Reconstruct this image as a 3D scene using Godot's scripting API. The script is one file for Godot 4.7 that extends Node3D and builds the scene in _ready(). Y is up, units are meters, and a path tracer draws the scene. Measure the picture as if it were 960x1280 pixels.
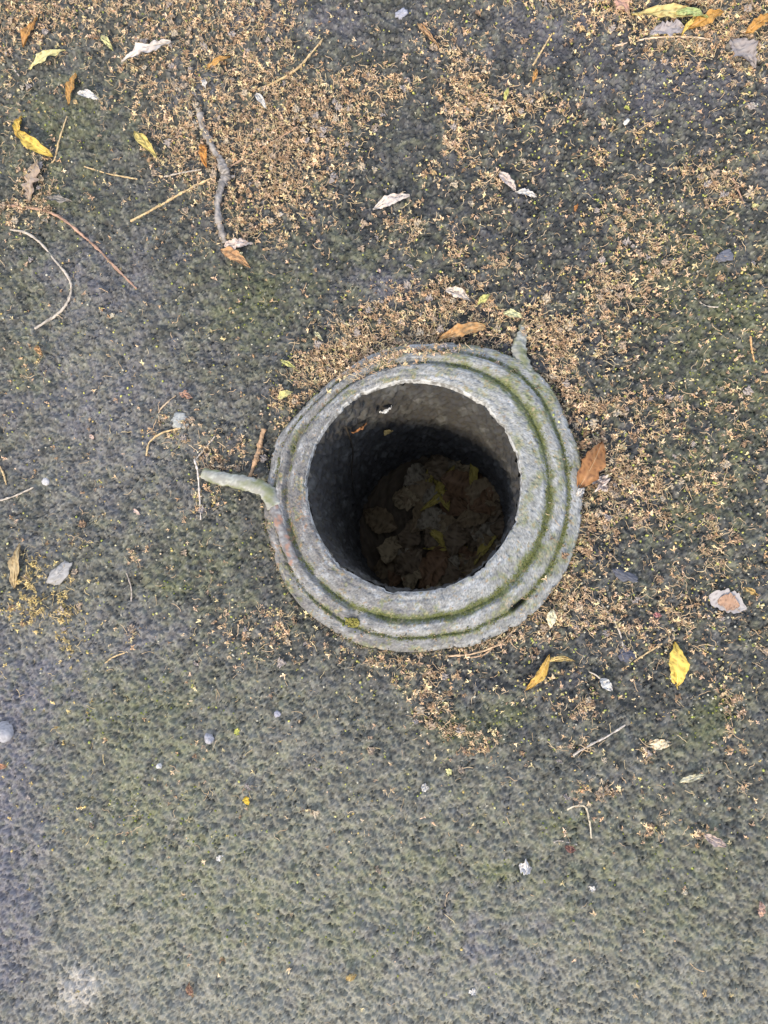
extends Node3D
# A short open pipe collar set in old mossy asphalt, seen from standing height.

const EYE := 1.1                     # metres from the asphalt to the lens
const FOCAL := 966.0                 # focal length in the units of a 960 x 1280 plan
var cam_basis: Basis
var rng := RandomNumberGenerator.new()
var used := {}

var n_stone := FastNoiseLite.new()
var n_cell := FastNoiseLite.new()
var n_fine := FastNoiseLite.new()
var n_mid := FastNoiseLite.new()
var n_big := FastNoiseLite.new()
var n_patch := FastNoiseLite.new()
var n_grit := FastNoiseLite.new()
var n_lump := FastNoiseLite.new()

# coarse maps of where litter, moss and pale film lie on the asphalt
const MW := 168
const MH := 212
const MS := 8.0
const MO := 192.0
var map_litter := PackedFloat32Array()
var map_green := PackedFloat32Array()
var map_pale := PackedFloat32Array()
var map_blue := PackedFloat32Array()
var map_tar := PackedFloat32Array()
var map_dust := PackedFloat32Array()

var lip_c: Vector3
var lip_r: float
var out_c: Vector3
var out_k: float

func _ready():
	rng.seed = 20417
	# ---------- camera ----------
	var right := Vector3(0.99394, -0.1099, 0.0)
	var up := Vector3(0.01654, 0.1496, -0.9886)
	up = (up - right * up.dot(right)).normalized()
	cam_basis = Basis(right, up, right.cross(up))
	var cam := Camera3D.new()
	cam.name = "camera"
	cam.fov = rad_to_deg(2.0 * atan(640.0 / FOCAL))
	cam.near = 0.02
	cam.far = 200.0
	cam.transform = Transform3D(cam_basis, Vector3(0, EYE, 0))
	add_child(cam)
	cam.current = true
	# ---------- sky, sun, exposure ----------
	var sky_mat := ProceduralSkyMaterial.new()
	sky_mat.sky_top_color = Color(0.84, 0.88, 0.95)
	sky_mat.sky_horizon_color = Color(0.87, 0.89, 0.93)
	sky_mat.ground_horizon_color = Color(0.42, 0.42, 0.40)
	sky_mat.ground_bottom_color = Color(0.2, 0.2, 0.2)
	sky_mat.sky_energy_multiplier = 0.8
	var sky := Sky.new()
	sky.sky_material = sky_mat
	var env := Environment.new()
	env.background_mode = Environment.BG_SKY
	env.sky = sky
	env.tonemap_mode = Environment.TONE_MAPPER_LINEAR
	env.tonemap_exposure = 2.95
	env.sdfgi_enabled = true
	env.ssao_enabled = true
	env.ssil_enabled = true
	var we := WorldEnvironment.new()
	we.name = "daylight"
	we.environment = env
	add_child(we)
	var sun := DirectionalLight3D.new()
	sun.name = "hazy_sun"
	sun.light_energy = 0.5
	sun.light_color = Color(1.0, 0.93, 0.81)
	sun.light_angular_distance = 12.0
	sun.shadow_enabled = true
	sun.rotation_degrees = Vector3(-36, -22, 0)
	add_child(sun)
	# ---------- the place ----------
	setup_noise()
	setup_maps()
	lip_c = P(515, 604.5, 0.036)
	lip_r = (P(653, 604.5, 0.036) - lip_c).length()
	out_c = P(525, 618, 0.019)
	out_k = (P(625, 618, 0.019) - out_c).length() / 100.0
	make_ground()
	make_pipe()
	make_pipe_contents()
	make_leaves()
	make_twigs()
	make_stones()
	make_litter()

# ------------------------------------------------------------------ helpers
func setup_noise():
	for a in [[n_fine, 190.0, 3], [n_mid, 46.0, 4], [n_big, 7.0, 3], [n_patch, 16.0, 5], [n_grit, 420.0, 2], [n_lump, 66.0, 3]]:
		var n: FastNoiseLite = a[0]
		n.noise_type = FastNoiseLite.TYPE_SIMPLEX
		n.frequency = a[1]
		n.fractal_type = FastNoiseLite.FRACTAL_FBM
		n.fractal_octaves = a[2]
		n.seed = int(a[1]) + 3
	n_stone.noise_type = FastNoiseLite.TYPE_CELLULAR
	n_stone.frequency = 105.0
	n_stone.seed = 8
	n_stone.fractal_type = FastNoiseLite.FRACTAL_NONE
	n_stone.cellular_return_type = FastNoiseLite.RETURN_DISTANCE
	n_stone.cellular_jitter = 1.0
	n_cell.noise_type = FastNoiseLite.TYPE_CELLULAR
	n_cell.frequency = 240.0
	n_cell.seed = 8
	n_cell.fractal_type = FastNoiseLite.FRACTAL_NONE
	n_cell.cellular_return_type = FastNoiseLite.RETURN_CELL_VALUE
	n_cell.cellular_jitter = 1.0

func P(px: float, py: float, h := 0.0) -> Vector3:      # where the sight line through a plan point meets height h
	var d := cam_basis * Vector3((px - 480.0) / FOCAL, -(py - 640.0) / FOCAL, -1.0)
	var t := (h - EYE) / d.y
	return Vector3(d.x * t, h, d.z * t)

func Q(p: Vector3) -> Vector2:                           # the reverse
	var q := (p - Vector3(0, EYE, 0)) * cam_basis
	return Vector2(480.0 - q.x / q.z * FOCAL, 640.0 + q.y / q.z * FOCAL)

func numbered(called: String) -> String:
	if not used.has(called):
		used[called] = 0
		return called
	used[called] += 1
	return "%s_%03d" % [called, used[called]]

func tag(o: Node, label: String, category := "", group := "", kind := ""):
	if label: o.set_meta("label", label)
	if category: o.set_meta("category", category)
	if group: o.set_meta("group", group)
	if kind: o.set_meta("kind", kind)

func thing(called: String, label: String, category: String, group := "") -> Node3D:
	var o := Node3D.new()
	o.name = numbered(called)
	add_child(o)
	tag(o, label, category, group)
	return o

func put(called: String, mesh: Mesh, mat: Material, parent: Node) -> MeshInstance3D:
	var o := MeshInstance3D.new()
	o.name = numbered(called) if parent == self else called
	o.mesh = mesh
	o.material_override = mat
	parent.add_child(o, true)
	return o

func vmat(rough := 0.85, spec := 0.3) -> StandardMaterial3D:
	var m := StandardMaterial3D.new()
	m.vertex_color_use_as_albedo = true
	m.roughness = rough
	m.metallic_specular = spec
	return m

func grid(st: SurfaceTool, nu: int, nv: int, pos: Callable, col: Callable, base := 0) -> int:
	for i in nu + 1:
		for j in nv + 1:
			var u := float(i) / nu
			var v := float(j) / nv
			st.set_color(col.call(u, v))
			st.add_vertex(pos.call(u, v))
	var w := nv + 1
	for i in nu:
		for j in nv:
			var a := base + i * w + j
			st.add_index(a); st.add_index(a + w); st.add_index(a + 1)
			st.add_index(a + 1); st.add_index(a + w); st.add_index(a + w + 1)
	return base + (nu + 1) * w

func start() -> SurfaceTool:
	var st := SurfaceTool.new()
	st.begin(Mesh.PRIMITIVE_TRIANGLES)
	return st

func done(st: SurfaceTool) -> ArrayMesh:
	st.generate_normals()
	return st.commit()

func spline(pts: Array, t: float) -> Vector3:
	var n := pts.size() - 1
	var f := clampf(t, 0.0, 1.0) * n
	var i := mini(int(f), n - 1)
	var p0: Vector3 = pts[maxi(i - 1, 0)]
	var p1: Vector3 = pts[i]
	var p2: Vector3 = pts[i + 1]
	var p3: Vector3 = pts[mini(i + 2, n)]
	return p1.cubic_interpolate(p2, p0, p3, f - i)

# a tube along points; radius(t) and colour(t, angle) are callables; flat squashes its height
func tube(st: SurfaceTool, pts: Array, seg: int, sides: int, radius: Callable, col: Callable, flat := 1.0, base := 0, rough := 0.0) -> int:
	var fr := []
	for i in seg + 1:
		var t := float(i) / seg
		var p := spline(pts, t)
		var d := (spline(pts, minf(t + 0.01, 1.0)) - spline(pts, maxf(t - 0.01, 0.0))).normalized()
		var s := d.cross(Vector3.UP)
		if s.length() < 0.05: s = d.cross(Vector3.RIGHT)
		s = s.normalized()
		fr.append([p, s, s.cross(d).normalized()])
	var pos := func(u: float, v: float) -> Vector3:
		var k := int(round(u * seg))
		var f: Array = fr[k]
		var r: float = radius.call(u)
		if k == 0 or k == seg: r *= 0.35
		var a := -v * TAU
		var q: Vector3 = f[0] + f[1] * (cos(a) * r) + f[2] * (sin(a) * r * flat)
		if rough > 0.0:
			r *= 1.0 + rough * (n_fine.get_noise_3d(q.x * 0.7, q.y * 0.7, q.z * 0.7) + 0.8 * n_mid.get_noise_3d(q.x * 1.6, q.y * 1.6, q.z * 1.6))
			q = f[0] + f[1] * (cos(a) * r) + f[2] * (sin(a) * r * flat)
		return q
	return grid(st, seg, sides, pos, col, base)

# ------------------------------------------------------------------ maps
func blob(m: PackedFloat32Array, cx: float, cy: float, rx: float, ry: float, w: float):
	var i0 := maxi(0, int((cx - rx * 2.2 + MO) / MS))
	var i1 := mini(MW - 1, int((cx + rx * 2.2 + MO) / MS))
	var j0 := maxi(0, int((cy - ry * 2.2 + MO) / MS))
	var j1 := mini(MH - 1, int((cy + ry * 2.2 + MO) / MS))
	for j in range(j0, j1 + 1):
		for i in range(i0, i1 + 1):
			var dx := (i * MS - MO - cx) / rx
			var dy := (j * MS - MO - cy) / ry
			m[j * MW + i] += w * exp(-(dx * dx + dy * dy) * 0.9)

func look(m: PackedFloat32Array, px: float, py: float) -> float:
	var x := clampf((px + MO) / MS, 0.0, MW - 1.01)
	var y := clampf((py + MO) / MS, 0.0, MH - 1.01)
	var i := int(x)
	var j := int(y)
	var fx := x - i
	var fy := y - j
	var k := j * MW + i
	return lerpf(lerpf(m[k], m[k + 1], fx), lerpf(m[k + MW], m[k + MW + 1], fx), fy)

func L(cx, cy, rx, ry, w):
	blob(map_litter, cx, cy, rx, ry, w)

func setup_maps():
	for m in [map_litter, map_green, map_pale, map_blue, map_tar, map_dust]:
		m.resize(MW * MH)
		m.fill(0.0)
	# drifts of tan catkin litter, top left
	L(130, 15, 130, 35, 0.62); L(40, 15, 60, 28, 0.55); L(-60, 60, 90, 120, 0.5); L(30, 42, 30, 45, 0.35)
	L(180, 100, 55, 45, 0.5); L(230, 38, 60, 38, 0.6); L(300, 60, 55, 55, 0.62); L(325, 150, 75, 55, 0.95)
	L(375, 195, 52, 52, 0.95); L(320, 232, 75, 55, 0.85); L(400, 118, 48, 24, 0.85); L(480, 108, 38, 24, 0.95)
	L(445, 145, 28, 14, 0.7); L(235, 190, 45, 35, 0.75); L(215, 150, 28, 35, 0.6); L(305, 290, 38, 20, 0.6)
	L(345, 22, 40, 22, 0.5); L(550, 45, 28, 22, 0.7); L(582, 105, 26, 32, 1.0); L(572, 155, 20, 42, 1.0)
	L(620, 135, 38, 20, 0.75); L(655, 130, 35, 12, 0.65); L(612, 240, 20, 32, 0.6); L(503, 285, 30, 25, 0.75)
	L(540, 215, 14, 14, 0.7); L(567, 310, 14, 22, 0.7); L(660, 205, 12, 12, 0.5); L(625, 330, 15, 14, 0.6)
	L(45, 235, 24, 40, 0.75); L(10, 268, 40, 16, 0.7); L(100, 5, 220, -20, 0.0)
	# left of the pipe
	L(40, 735, 20, 36, 0.8); L(85, 765, 16, 30, 0.95); L(28, 768, 24, 12, 0.5); L(100, 678, 13, 12, 0.6)
	L(265, 575, 18, 28, 0.7); L(222, 540, 26, 18, 0.5); L(255, 625, 22, 25, 0.45); L(170, 690, 12, 14, 0.6)
	L(310, 790, 50, 35, 0.42); L(430, 812, 55, 12, 0.4); L(300, 570, 20, 25, 0.5); L(45, 455, 12, 20, 0.4)
	L(170, 795, 18, 8, 0.45); L(25, 480, 14, 10, 0.4); L(355, 775, 20, 20, 0.5)
	# top right corner
	L(765, 18, 50, 22, 0.75); L(855, 62, 60, 20, 0.8); L(930, 55, 38, 40, 0.9); L(880, 10, 60, 20, 0.7)
	L(720, 2, 80, 10, 0.6); L(960, -40, 180, 60, 0.6); L(690, 130, 40, 12, 0.4); L(727, 38, 10, 8, 0.6)
	# right of the pipe
	L(885, 214, 42, 9, 0.95); L(900, 245, 42, 16, 0.7); L(800, 168, 14, 10, 0.7); L(752, 195, 14, 14, 0.6)
	L(780, 270, 40, 35, 0.5); L(835, 320, 45, 40, 0.5); L(752, 358, 26, 30, 0.9); L(790, 370, 30, 25, 0.6)
	L(765, 430, 28, 26, 0.6); L(700, 420, 34, 26, 0.85); L(677, 400, 16, 36, 0.95); L(697, 460, 18, 36, 0.95)
	L(714, 512, 18, 50, 1.0); L(745, 510, 42, 14, 0.8); L(828, 535, 26, 14, 0.7); L(818, 500, 40, 14, 0.6)
	L(765, 580, 32, 36, 1.05); L(790, 608, 44, 22, 1.0); L(812, 650, 34, 12, 0.85); L(742, 655, 24, 34, 0.75)
	L(885, 600, 26, 30, 0.7); L(893, 680, 16, 28, 0.75); L(905, 500, 30, 14, 0.5); L(930, 540, 24, 12, 0.5)
	L(700, 755, 36, 20, 0.8); L(765, 765, 42, 24, 0.8); L(790, 800, 38, 12, 0.5); L(852, 770, 32, 26, 0.7)
	L(672, 783, 46, 14, 0.85); L(722, 705, 20, 36, 0.75); L(610, 805, 55, 11, 0.8); L(840, 720, 20, 14, 0.5)
	# below the pipe
	L(530, 848, 34, 18, 0.75); L(538, 885, 20, 24, 0.85); L(600, 928, 34, 14, 0.75); L(570, 905, 20, 12, 0.6)
	L(480, 828, 28, 12, 0.6); L(728, 880, 26, 22, 0.45); L(915, 878, 16, 20, 0.8); L(718, 932, 26, 10, 0.5)
	L(770, 990, 14, 8, 0.8); L(730, 990, 14, 18, 0.6); L(820, 1032, 16, 9, 0.85); L(876, 1038, 12, 9, 0.8)
	L(935, 988, 9, 8, 0.8); L(915, 930, 18, 10, 0.5); L(950, 800, 14, 10, 0.5); L(805, 945, 10, 16, 0.5)
	# lying on the back of the collar
	L(480, 402, 64, 20, 1.1); L(428, 440, 42, 18, 1.1); L(398, 462, 30, 14, 0.95); L(560, 383, 55, 26, 1.1)
	L(395, 466, 26, 15, 0.9); L(432, 455, 32, 15, 1.0); L(478, 438, 30, 14, 0.9); L(555, 425, 40, 10, 0.7); L(352, 512, 12, 20, 0.4)
	L(408, 476, 30, 14, 1.3); L(450, 464, 36, 13, 1.3); L(494, 448, 30, 11, 1.2); L(545, 438, 30, 8, 0.8); L(372, 505, 14, 14, 0.6)
	L(640, 418, 30, 22, 0.95); L(520, 424, 58, 10, 1.05); L(350, 500, 18, 16, 0.7); L(545, 365, 40, 14, 0.7)
	# green algae and moss film
	for a in [[310, 375, 60, 55, 0.7], [85, 150, 80, 60, 0.55], [60, 250, 70, 40, 0.4], [25, 360, 45, 60, 0.4], [920, 450, 110, 120, 0.55],
			[250, 700, 90, 60, 0.45], [170, 880, 130, 60, 0.5], [180, 1010, 120, 90, 0.5], [260, 1130, 170, 80, 0.4], [560, 1090, 200, 90, 0.3],
			[570, 908, 45, 20, 1.0], [640, 895, 25, 18, 0.7], [895, 885, 30, 22, 0.9], [870, 925, 40, 18, 0.7], [700, 1030, 30, 10, 0.6],
			[840, 1150, 150, 90, 0.3], [480, 1180, 160, 70, 0.25], [850, 330, 100, 90, 0.35], [470, 330, 110, 60, 0.3], [840, 1060, 120, 60, 0.3],
			[220, 730, 18, 12, 0.7], [540, 1070, 20, 10, 0.5], [620, 1090, 26, 12, 0.6], [30, 460, 40, 40, 0.4], [880, 640, 80, 80, 0.35]]:
		blob(map_green, a[0], a[1], a[2], a[3], a[4])
	# paler, drier, lichen-filmed asphalt toward the near side
	for a in [[480, 1240, 700, 240, 0.85], [200, 1080, 240, 170, 0.5], [480, 1500, 900, 200, 0.6], [60, 800, 130, 90, 0.5], [150, 560, 170, 140, 0.42], [300, 900, 200, 80, 0.25],
			[90, 400, 110, 70, 0.25], [620, 1010, 200, 60, 0.15]]:
		blob(map_pale, a[0], a[1], a[2], a[3], a[4])
	for a in [[5, 1080, 55, 230, 1.2], [120, 520, 130, 120, 0.55], [110, 345, 90, 40, 0.5], [30, 860, 80, 60, 0.6], [480, 355, 40, 20, 0.9],
			[240, 120, 30, 40, 0.4], [380, 25, 120, 25, 0.5], [680, 40, 110, 40, 0.5], [850, 110, 120, 40, 0.5], [903, 322, 16, 12, 0.9], [540, 1180, 120, 60, 0.4],
			[640, 1180, 60, 40, 0.4], [170, 800, 90, 50, 0.5]]:
		blob(map_blue, a[0], a[1], a[2], a[3], a[4])
	for a in [[720, 45, 130, 40, 0.7], [880, 115, 110, 45, 0.9], [420, 20, 110, 30, 0.5], [660, 850, 100, 30, 0.7], [800, 830, 120, 60, 0.4], [450, 270, 90, 60, 0.3],
			[800, 480, 160, 260, 0.4], [600, 200, 300, 180, 0.35], [700, 900, 150, 50, 0.3]]:
		blob(map_tar, a[0], a[1], a[2], a[3], a[4])
	blob(map_tar, 600, 230, 520, 260, 0.48)
	blob(map_tar, 520, 640, 300, 240, 0.5)
	blob(map_tar, 820, 560, 240, 300, 0.35)
	blob(map_dust, 95, 1240, 30, 34, 1.1)
	blob(map_dust, 110, 1222, 26, 14, 0.5)
	blob(map_dust, 850, 44, 46, 8, 0.6)
	blob(map_dust, 925, 62, 26, 22, 0.8)
	blob(map_dust, 500, 432, 26, 8, 0.9)

# ------------------------------------------------------------------ asphalt
func ground_h(x: float, z: float) -> float:
	var wx := n_lump.get_noise_2d(x, z)
	var wz := n_lump.get_noise_2d(z + 5.0, x)
	var f := n_fine.get_noise_2d(x, z)
	var worn := smoothstep(-0.25, 0.35, n_patch.get_noise_2d(x * 0.8 + 9.0, z * 0.8))       # smoother, worn areas
	var c := n_stone.get_noise_2d(x + wx * 0.005, z + wz * 0.005)
	var c2 := n_stone.get_noise_2d(x * 1.9 + wz * 0.004, z * 1.9 + 7.0)
	var h := -0.0024 * (c + 0.5) * (0.5 + 0.5 * worn) - 0.0016 * (c2 + 0.5)
	h += f * 0.0021 + n_grit.get_noise_2d(x, z) * 0.0012
	h += n_mid.get_noise_2d(x, z) * 0.0030 + wx * 0.0024
	# irregular pits where binder has washed out
	var pit := n_lump.get_noise_2d(x * 0.8 + 3.0 + wx * 0.010, z * 0.95 - 2.0 + wz * 0.008) + f * 0.35
	h -= 0.0062 * smoothstep(0.32, 0.80, pit) * (0.25 + 0.75 * worn)
	h += n_big.get_noise_2d(x, z) * 0.0045
	return h

func ground_colour(x: float, z: float, p: Vector2) -> Color:
	var pa := n_patch.get_noise_2d(x, z)
	var pb := n_patch.get_noise_2d(x + 31.0, z - 17.0)
	var g := n_grit.get_noise_2d(x, z)
	var cell := n_cell.get_noise_2d(x, z)
	var mid := n_mid.get_noise_2d(x + 5.0, z + 9.0)
	var pale := clampf(look(map_pale, p.x, p.y) + pa * 0.35 + mid * 0.35, 0.0, 1.0)
	var blue := clampf(look(map_blue, p.x, p.y) + pb * 0.45 + mid * 0.2, 0.0, 1.0)
	var green := clampf(look(map_green, p.x, p.y) + pa * 0.4 + mid * 0.6 - 0.08, 0.0, 1.0)
	var tar := clampf(look(map_tar, p.x, p.y) - pb * 0.3 + mid * 0.3, 0.0, 1.0)
	var c := Color(0.074, 0.077, 0.071)
	c = c.lerp(Color(0.032, 0.035, 0.040), tar * 0.85)
	c = c.lerp(Color(0.208, 0.206, 0.180), pale * 0.95)
	c = c.lerp(Color(0.150, 0.145, 0.180), blue * 0.75)
	c = c.lerp(Color(0.122, 0.136, 0.062), green * 0.66)
	var dust := clampf(look(map_dust, p.x, p.y) + mid * 0.5 + g * 0.1 - 0.25, 0.0, 1.0)
	c = c.lerp(Color(0.36, 0.34, 0.32), dust)
	var s := 1.0 + cell * 0.26 + g * 0.30
	c = Color(c.r * s, c.g * s, c.b * s)
	if cell > 0.72: c = c.lerp(Color(0.27, 0.26, 0.23), 0.22)          # pale chips of stone in the mix
	elif cell < -0.78: c = c.lerp(Color(0.040, 0.040, 0.042), 0.35)    # dark chips
	if g > 0.8: c = c.lerp(Color(0.42, 0.40, 0.36), 0.5)
	return c

func axis(a: float, b: float, step: float) -> PackedFloat32Array:
	var out := PackedFloat32Array()
	var e := []
	var s := step
	var v := 0.0
	while v < 40.0:
		s *= 1.45
		v += s
		e.append(v)
	for k in e.size(): out.append(a - e[e.size() - 1 - k])
	var n := int((b - a) / step)
	for k in n + 1: out.append(a + (b - a) * k / n)
	for k in e.size(): out.append(b + e[k])
	return out

func make_ground():
	var lo := Vector2(9, 9)
	var hi := Vector2(-9, -9)
	for c in [P(0, 0), P(960, 0), P(0, 1280), P(960, 1280)]:
		lo = lo.min(Vector2(c.x, c.z))
		hi = hi.max(Vector2(c.x, c.z))
	var xs := axis(lo.x - 0.04, hi.x + 0.04, 0.0018)
	var zs := axis(lo.y - 0.04, hi.y + 0.04, 0.0018)
	var nx := xs.size()
	var nz := zs.size()
	var v := PackedVector3Array()
	var cols := PackedColorArray()
	v.resize(nx * nz)
	cols.resize(nx * nz)
	var skip := PackedByteArray()
	skip.resize(nx * nz)
	for j in nz:
		for i in nx:
			var x := xs[i]
			var z := zs[j]
			var k := j * nx + i
			var p := Q(Vector3(x, 0, z))
			if absf(x) > 3.0 or absf(z) > 3.0: p = Vector2(480, -1e3 if z < 0 else 2e3)
			v[k] = Vector3(x, ground_h(x, z), z)
			cols[k] = ground_colour(x, z, p)
			var d := Vector2(x - out_c.x, z - out_c.z)
			if d.length() < 170.0 * out_k: skip[k] = 1
	var nrm := PackedVector3Array()
	nrm.resize(nx * nz)
	for j in nz:
		for i in nx:
			var i0 := maxi(i - 1, 0)
			var i1 := mini(i + 1, nx - 1)
			var j0 := maxi(j - 1, 0)
			var j1 := mini(j + 1, nz - 1)
			var dx := (v[j * nx + i1].y - v[j * nx + i0].y) / (xs[i1] - xs[i0])
			var dz := (v[j1 * nx + i].y - v[j0 * nx + i].y) / (zs[j1] - zs[j0])
			nrm[j * nx + i] = Vector3(-dx, 1, -dz).normalized()
	var idx := PackedInt32Array()
	for j in nz - 1:
		for i in nx - 1:
			var k := j * nx + i
			if skip[k] and skip[k + 1] and skip[k + nx] and skip[k + nx + 1]: continue
			idx.append_array(PackedInt32Array([k, k + 1, k + nx, k + 1, k + nx + 1, k + nx]))
	var arr := []
	arr.resize(Mesh.ARRAY_MAX)
	arr[Mesh.ARRAY_VERTEX] = v
	arr[Mesh.ARRAY_NORMAL] = nrm
	arr[Mesh.ARRAY_COLOR] = cols
	arr[Mesh.ARRAY_INDEX] = idx
	var m := ArrayMesh.new()
	m.add_surface_from_arrays(Mesh.PRIMITIVE_TRIANGLES, arr)
	var o := put("ground", m, vmat(0.82, 0.35), self)
	tag(o, "rough old asphalt with green film and pale patches around the open pipe", "", "", "structure")

# ------------------------------------------------------------------ the pipe collar
func out_r(a: float) -> float:                          # outline of the flange, metres
	var r := 201.0
	r += 16.0 * exp(-pow(wrapf(a + 0.86, -PI, PI) / 0.42, 2.0))      # bulge beside the far ear
	r -= 6.0 * exp(-pow(wrapf(a - 1.5, -PI, PI) / 0.4, 2.0))
	r -= 9.0 * exp(-pow(wrapf(a + 2.2, -PI, PI) / 0.4, 2.0))
	r += 4.0 * exp(-pow(wrapf(a - 2.55, -PI, PI) / 0.3, 2.0))
	r += n_mid.get_noise_2d(cos(a) * 0.03, sin(a) * 0.03) * 3.0
	return r * out_k

func curve(keys: Array, s: float) -> float:
	for i in keys.size() - 1:
		if s <= keys[i + 1][0]:
			var t: float = clampf((s - keys[i][0]) / (keys[i + 1][0] - keys[i][0]), 0.0, 1.0)
			t = t * t * (3.0 - 2.0 * t)
			return lerpf(keys[i][1], keys[i + 1][1], t)
	return keys[keys.size() - 1][1]

const PROFILE := [[0.0, 0.0455], [0.05, 0.0485], [0.12, 0.0475], [0.16, 0.049], [0.33, 0.047], [0.39, 0.042], [0.45, 0.0345], [0.50, 0.0390], [0.55, 0.0445],
	[0.64, 0.0440], [0.70, 0.0395], [0.735, 0.0300], [0.755, 0.0285], [0.79, 0.0312], [0.9, 0.0300], [0.97, 0.0265], [1.0, 0.0225]]

func rim_h(s: float, a: float) -> float:
	var h := curve(PROFILE, s) * 0.78
	var gap := exp(-pow(wrapf(a - 2.03, -PI, PI) / 0.045, 2.0))       # where the ridge is broken away
	if s > 0.42 and s < 0.85: h = lerpf(h, 0.020, gap * smoothstep(0.42, 0.5, s) * (1.0 - smoothstep(0.76, 0.85, s)))
	var slot := exp(-pow(wrapf(a - 0.86, -PI, PI) / 0.055, 4.0))      # open slot under the ridge
	h -= 0.024 * slot * exp(-pow((s - 0.755) / 0.03, 2.0))
	return h

func rim_point(s: float, a: float) -> Vector3:
	var c := lip_c.lerp(out_c, s)
	var r := lerpf(lip_r, out_r(a), s)
	var d := Vector3(cos(a), 0, sin(a))
	var p := Vector3(c.x, 0, c.z) + d * r
	var rough := n_fine.get_noise_2d(p.x, p.z) * 0.0003 + n_mid.get_noise_2d(p.x * 0.7, p.z * 0.7) * 0.0009 + n_grit.get_noise_2d(p.x, p.z) * 0.00025
	rough -= 0.0011 * smoothstep(0.28, 0.6, n_fine.get_noise_2d(p.x * 0.8 + 6.0, p.z * 0.8)) + 0.0016 * smoothstep(0.3, 0.6, n_mid.get_noise_2d(p.x * 1.2 - 5.0, p.z * 1.2))
	if s < 0.06:
		var chip := n_mid.get_noise_2d(d.x * 0.06 + 4.0, d.z * 0.06) + 0.35 * n_mid.get_noise_2d(d.x * 0.2, d.z * 0.2)
		p += d * maxf(chip - 0.12, -0.1) * 0.007 * (1.0 - s / 0.06)
	if s > 0.95: p += d * n_mid.get_noise_2d(d.x * 0.06, d.z * 0.06 + 2.0) * 0.0016 - d * maxf(0.0, n_mid.get_noise_2d(d.x * 0.2 + 3.0, d.z * 0.2) - 0.3) * 0.009
	p.y = rim_h(s, a) + rough
	return p

func rim_colour(s: float, a: float, p: Vector3) -> Color:
	var e := Vector3(cos(a) * 0.17, s * 0.12, sin(a) * 0.17)        # stains run round the ring
	var pa := n_patch.get_noise_3d(e.x * 1.2, e.y * 1.6, e.z * 1.2)
	var mid := n_mid.get_noise_3d(e.x * 0.8 + 3.0, e.y * 1.3, e.z * 0.8)
	var mid2 := n_mid.get_noise_2d(p.x + 1.0, p.z - 4.0)
	var g := n_fine.get_noise_2d(p.x * 0.8 + 2.0, p.z * 0.8)
	var gr := n_grit.get_noise_2d(p.x, p.z)
	var c := Color(0.255, 0.262, 0.266)
	# drier grey on one side, browner grey where dirt stays at the left
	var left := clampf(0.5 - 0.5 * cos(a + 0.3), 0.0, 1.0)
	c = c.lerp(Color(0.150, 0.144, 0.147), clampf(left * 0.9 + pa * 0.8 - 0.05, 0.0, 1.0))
	c = c.lerp(Color(0.36, 0.375, 0.40), clampf(mid * 1.3 + mid2 * 0.9 - 0.15 * left, 0.0, 0.75))
	c = c.lerp(Color(0.09, 0.092, 0.09), clampf(-mid * 1.1 - mid2 * 0.7 - 0.3 + g * 0.5, 0.0, 0.5))
	# moss holding in the two channels and along the outer flange
	var side := 0.62 + 0.45 * cos(a - 0.15) + 0.45 * maxf(0.0, sin(a))
	var ch := exp(-pow((s - 0.445) / 0.08, 2.0)) * 1.35 + 1.0 * exp(-pow((s - 0.765) / 0.042, 2.0))
	ch += 0.75 * exp(-pow(wrapf(a - 2.65, -PI, PI) / 0.5, 2.0)) * smoothstep(0.70, 0.78, s)
	ch += 0.5 * exp(-pow(wrapf(a + 0.75, -PI, PI) / 0.5, 2.0)) * smoothstep(0.2, 0.4, s)
	var moss := clampf(ch * side + pa * 0.9 + mid2 * 0.9 + g * 0.6 - 0.26, 0.0, 1.0)
	c = c.lerp(Color(0.092, 0.110, 0.040), moss * 0.9)
	var ms2 := clampf(pa * 1.1 + mid2 * 0.6 + g * 0.3 - 0.12 + 0.25 * cos(a + 0.4), 0.0, 0.55)
	c = c.lerp(Color(0.17, 0.19, 0.10), ms2)
	# rust-brown specks near the left ear
	var rust := clampf(exp(-pow(wrapf(a - 2.9, -PI, PI) / 0.3, 2.0)) * (mid2 + g) * 1.3 - 0.3, 0.0, 0.7)
	c = c.lerp(Color(0.22, 0.13, 0.09), rust)
	c = c.lerp(Color(0.20, 0.125, 0.085), clampf(g * 1.5 + mid2 - 0.75, 0.0, 0.7))
	c = c.lerp(Color(0.36, 0.28, 0.22), clampf(g * 0.8 + mid * 0.6 + pa - 0.62, 0.0, 0.55))
	var k := 1.0 + gr * 0.4 + g * 0.35
	return Color(c.r * k, c.g * k, c.b * k)

func surface_h(x: float, z: float) -> float:             # top of whatever lies at x, z
	var p := Vector2(x, z)
	var d := p - Vector2(out_c.x, out_c.z)
	if d.length() > 225.0 * out_k: return ground_h(x, z)
	var s := 0.5
	var a := 0.0
	for k in 4:
		var c := lip_c.lerp(out_c, s)
		var e := p - Vector2(c.x, c.z)
		a = e.angle()
		s = clampf((e.length() - lip_r) / (out_r(a) - lip_r), -0.3, 1.4)
	if s >= 1.0: return ground_h(x, z)
	if s < 0.0: return -9.0
	return maxf(rim_h(s, a), ground_h(x, z))

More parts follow.
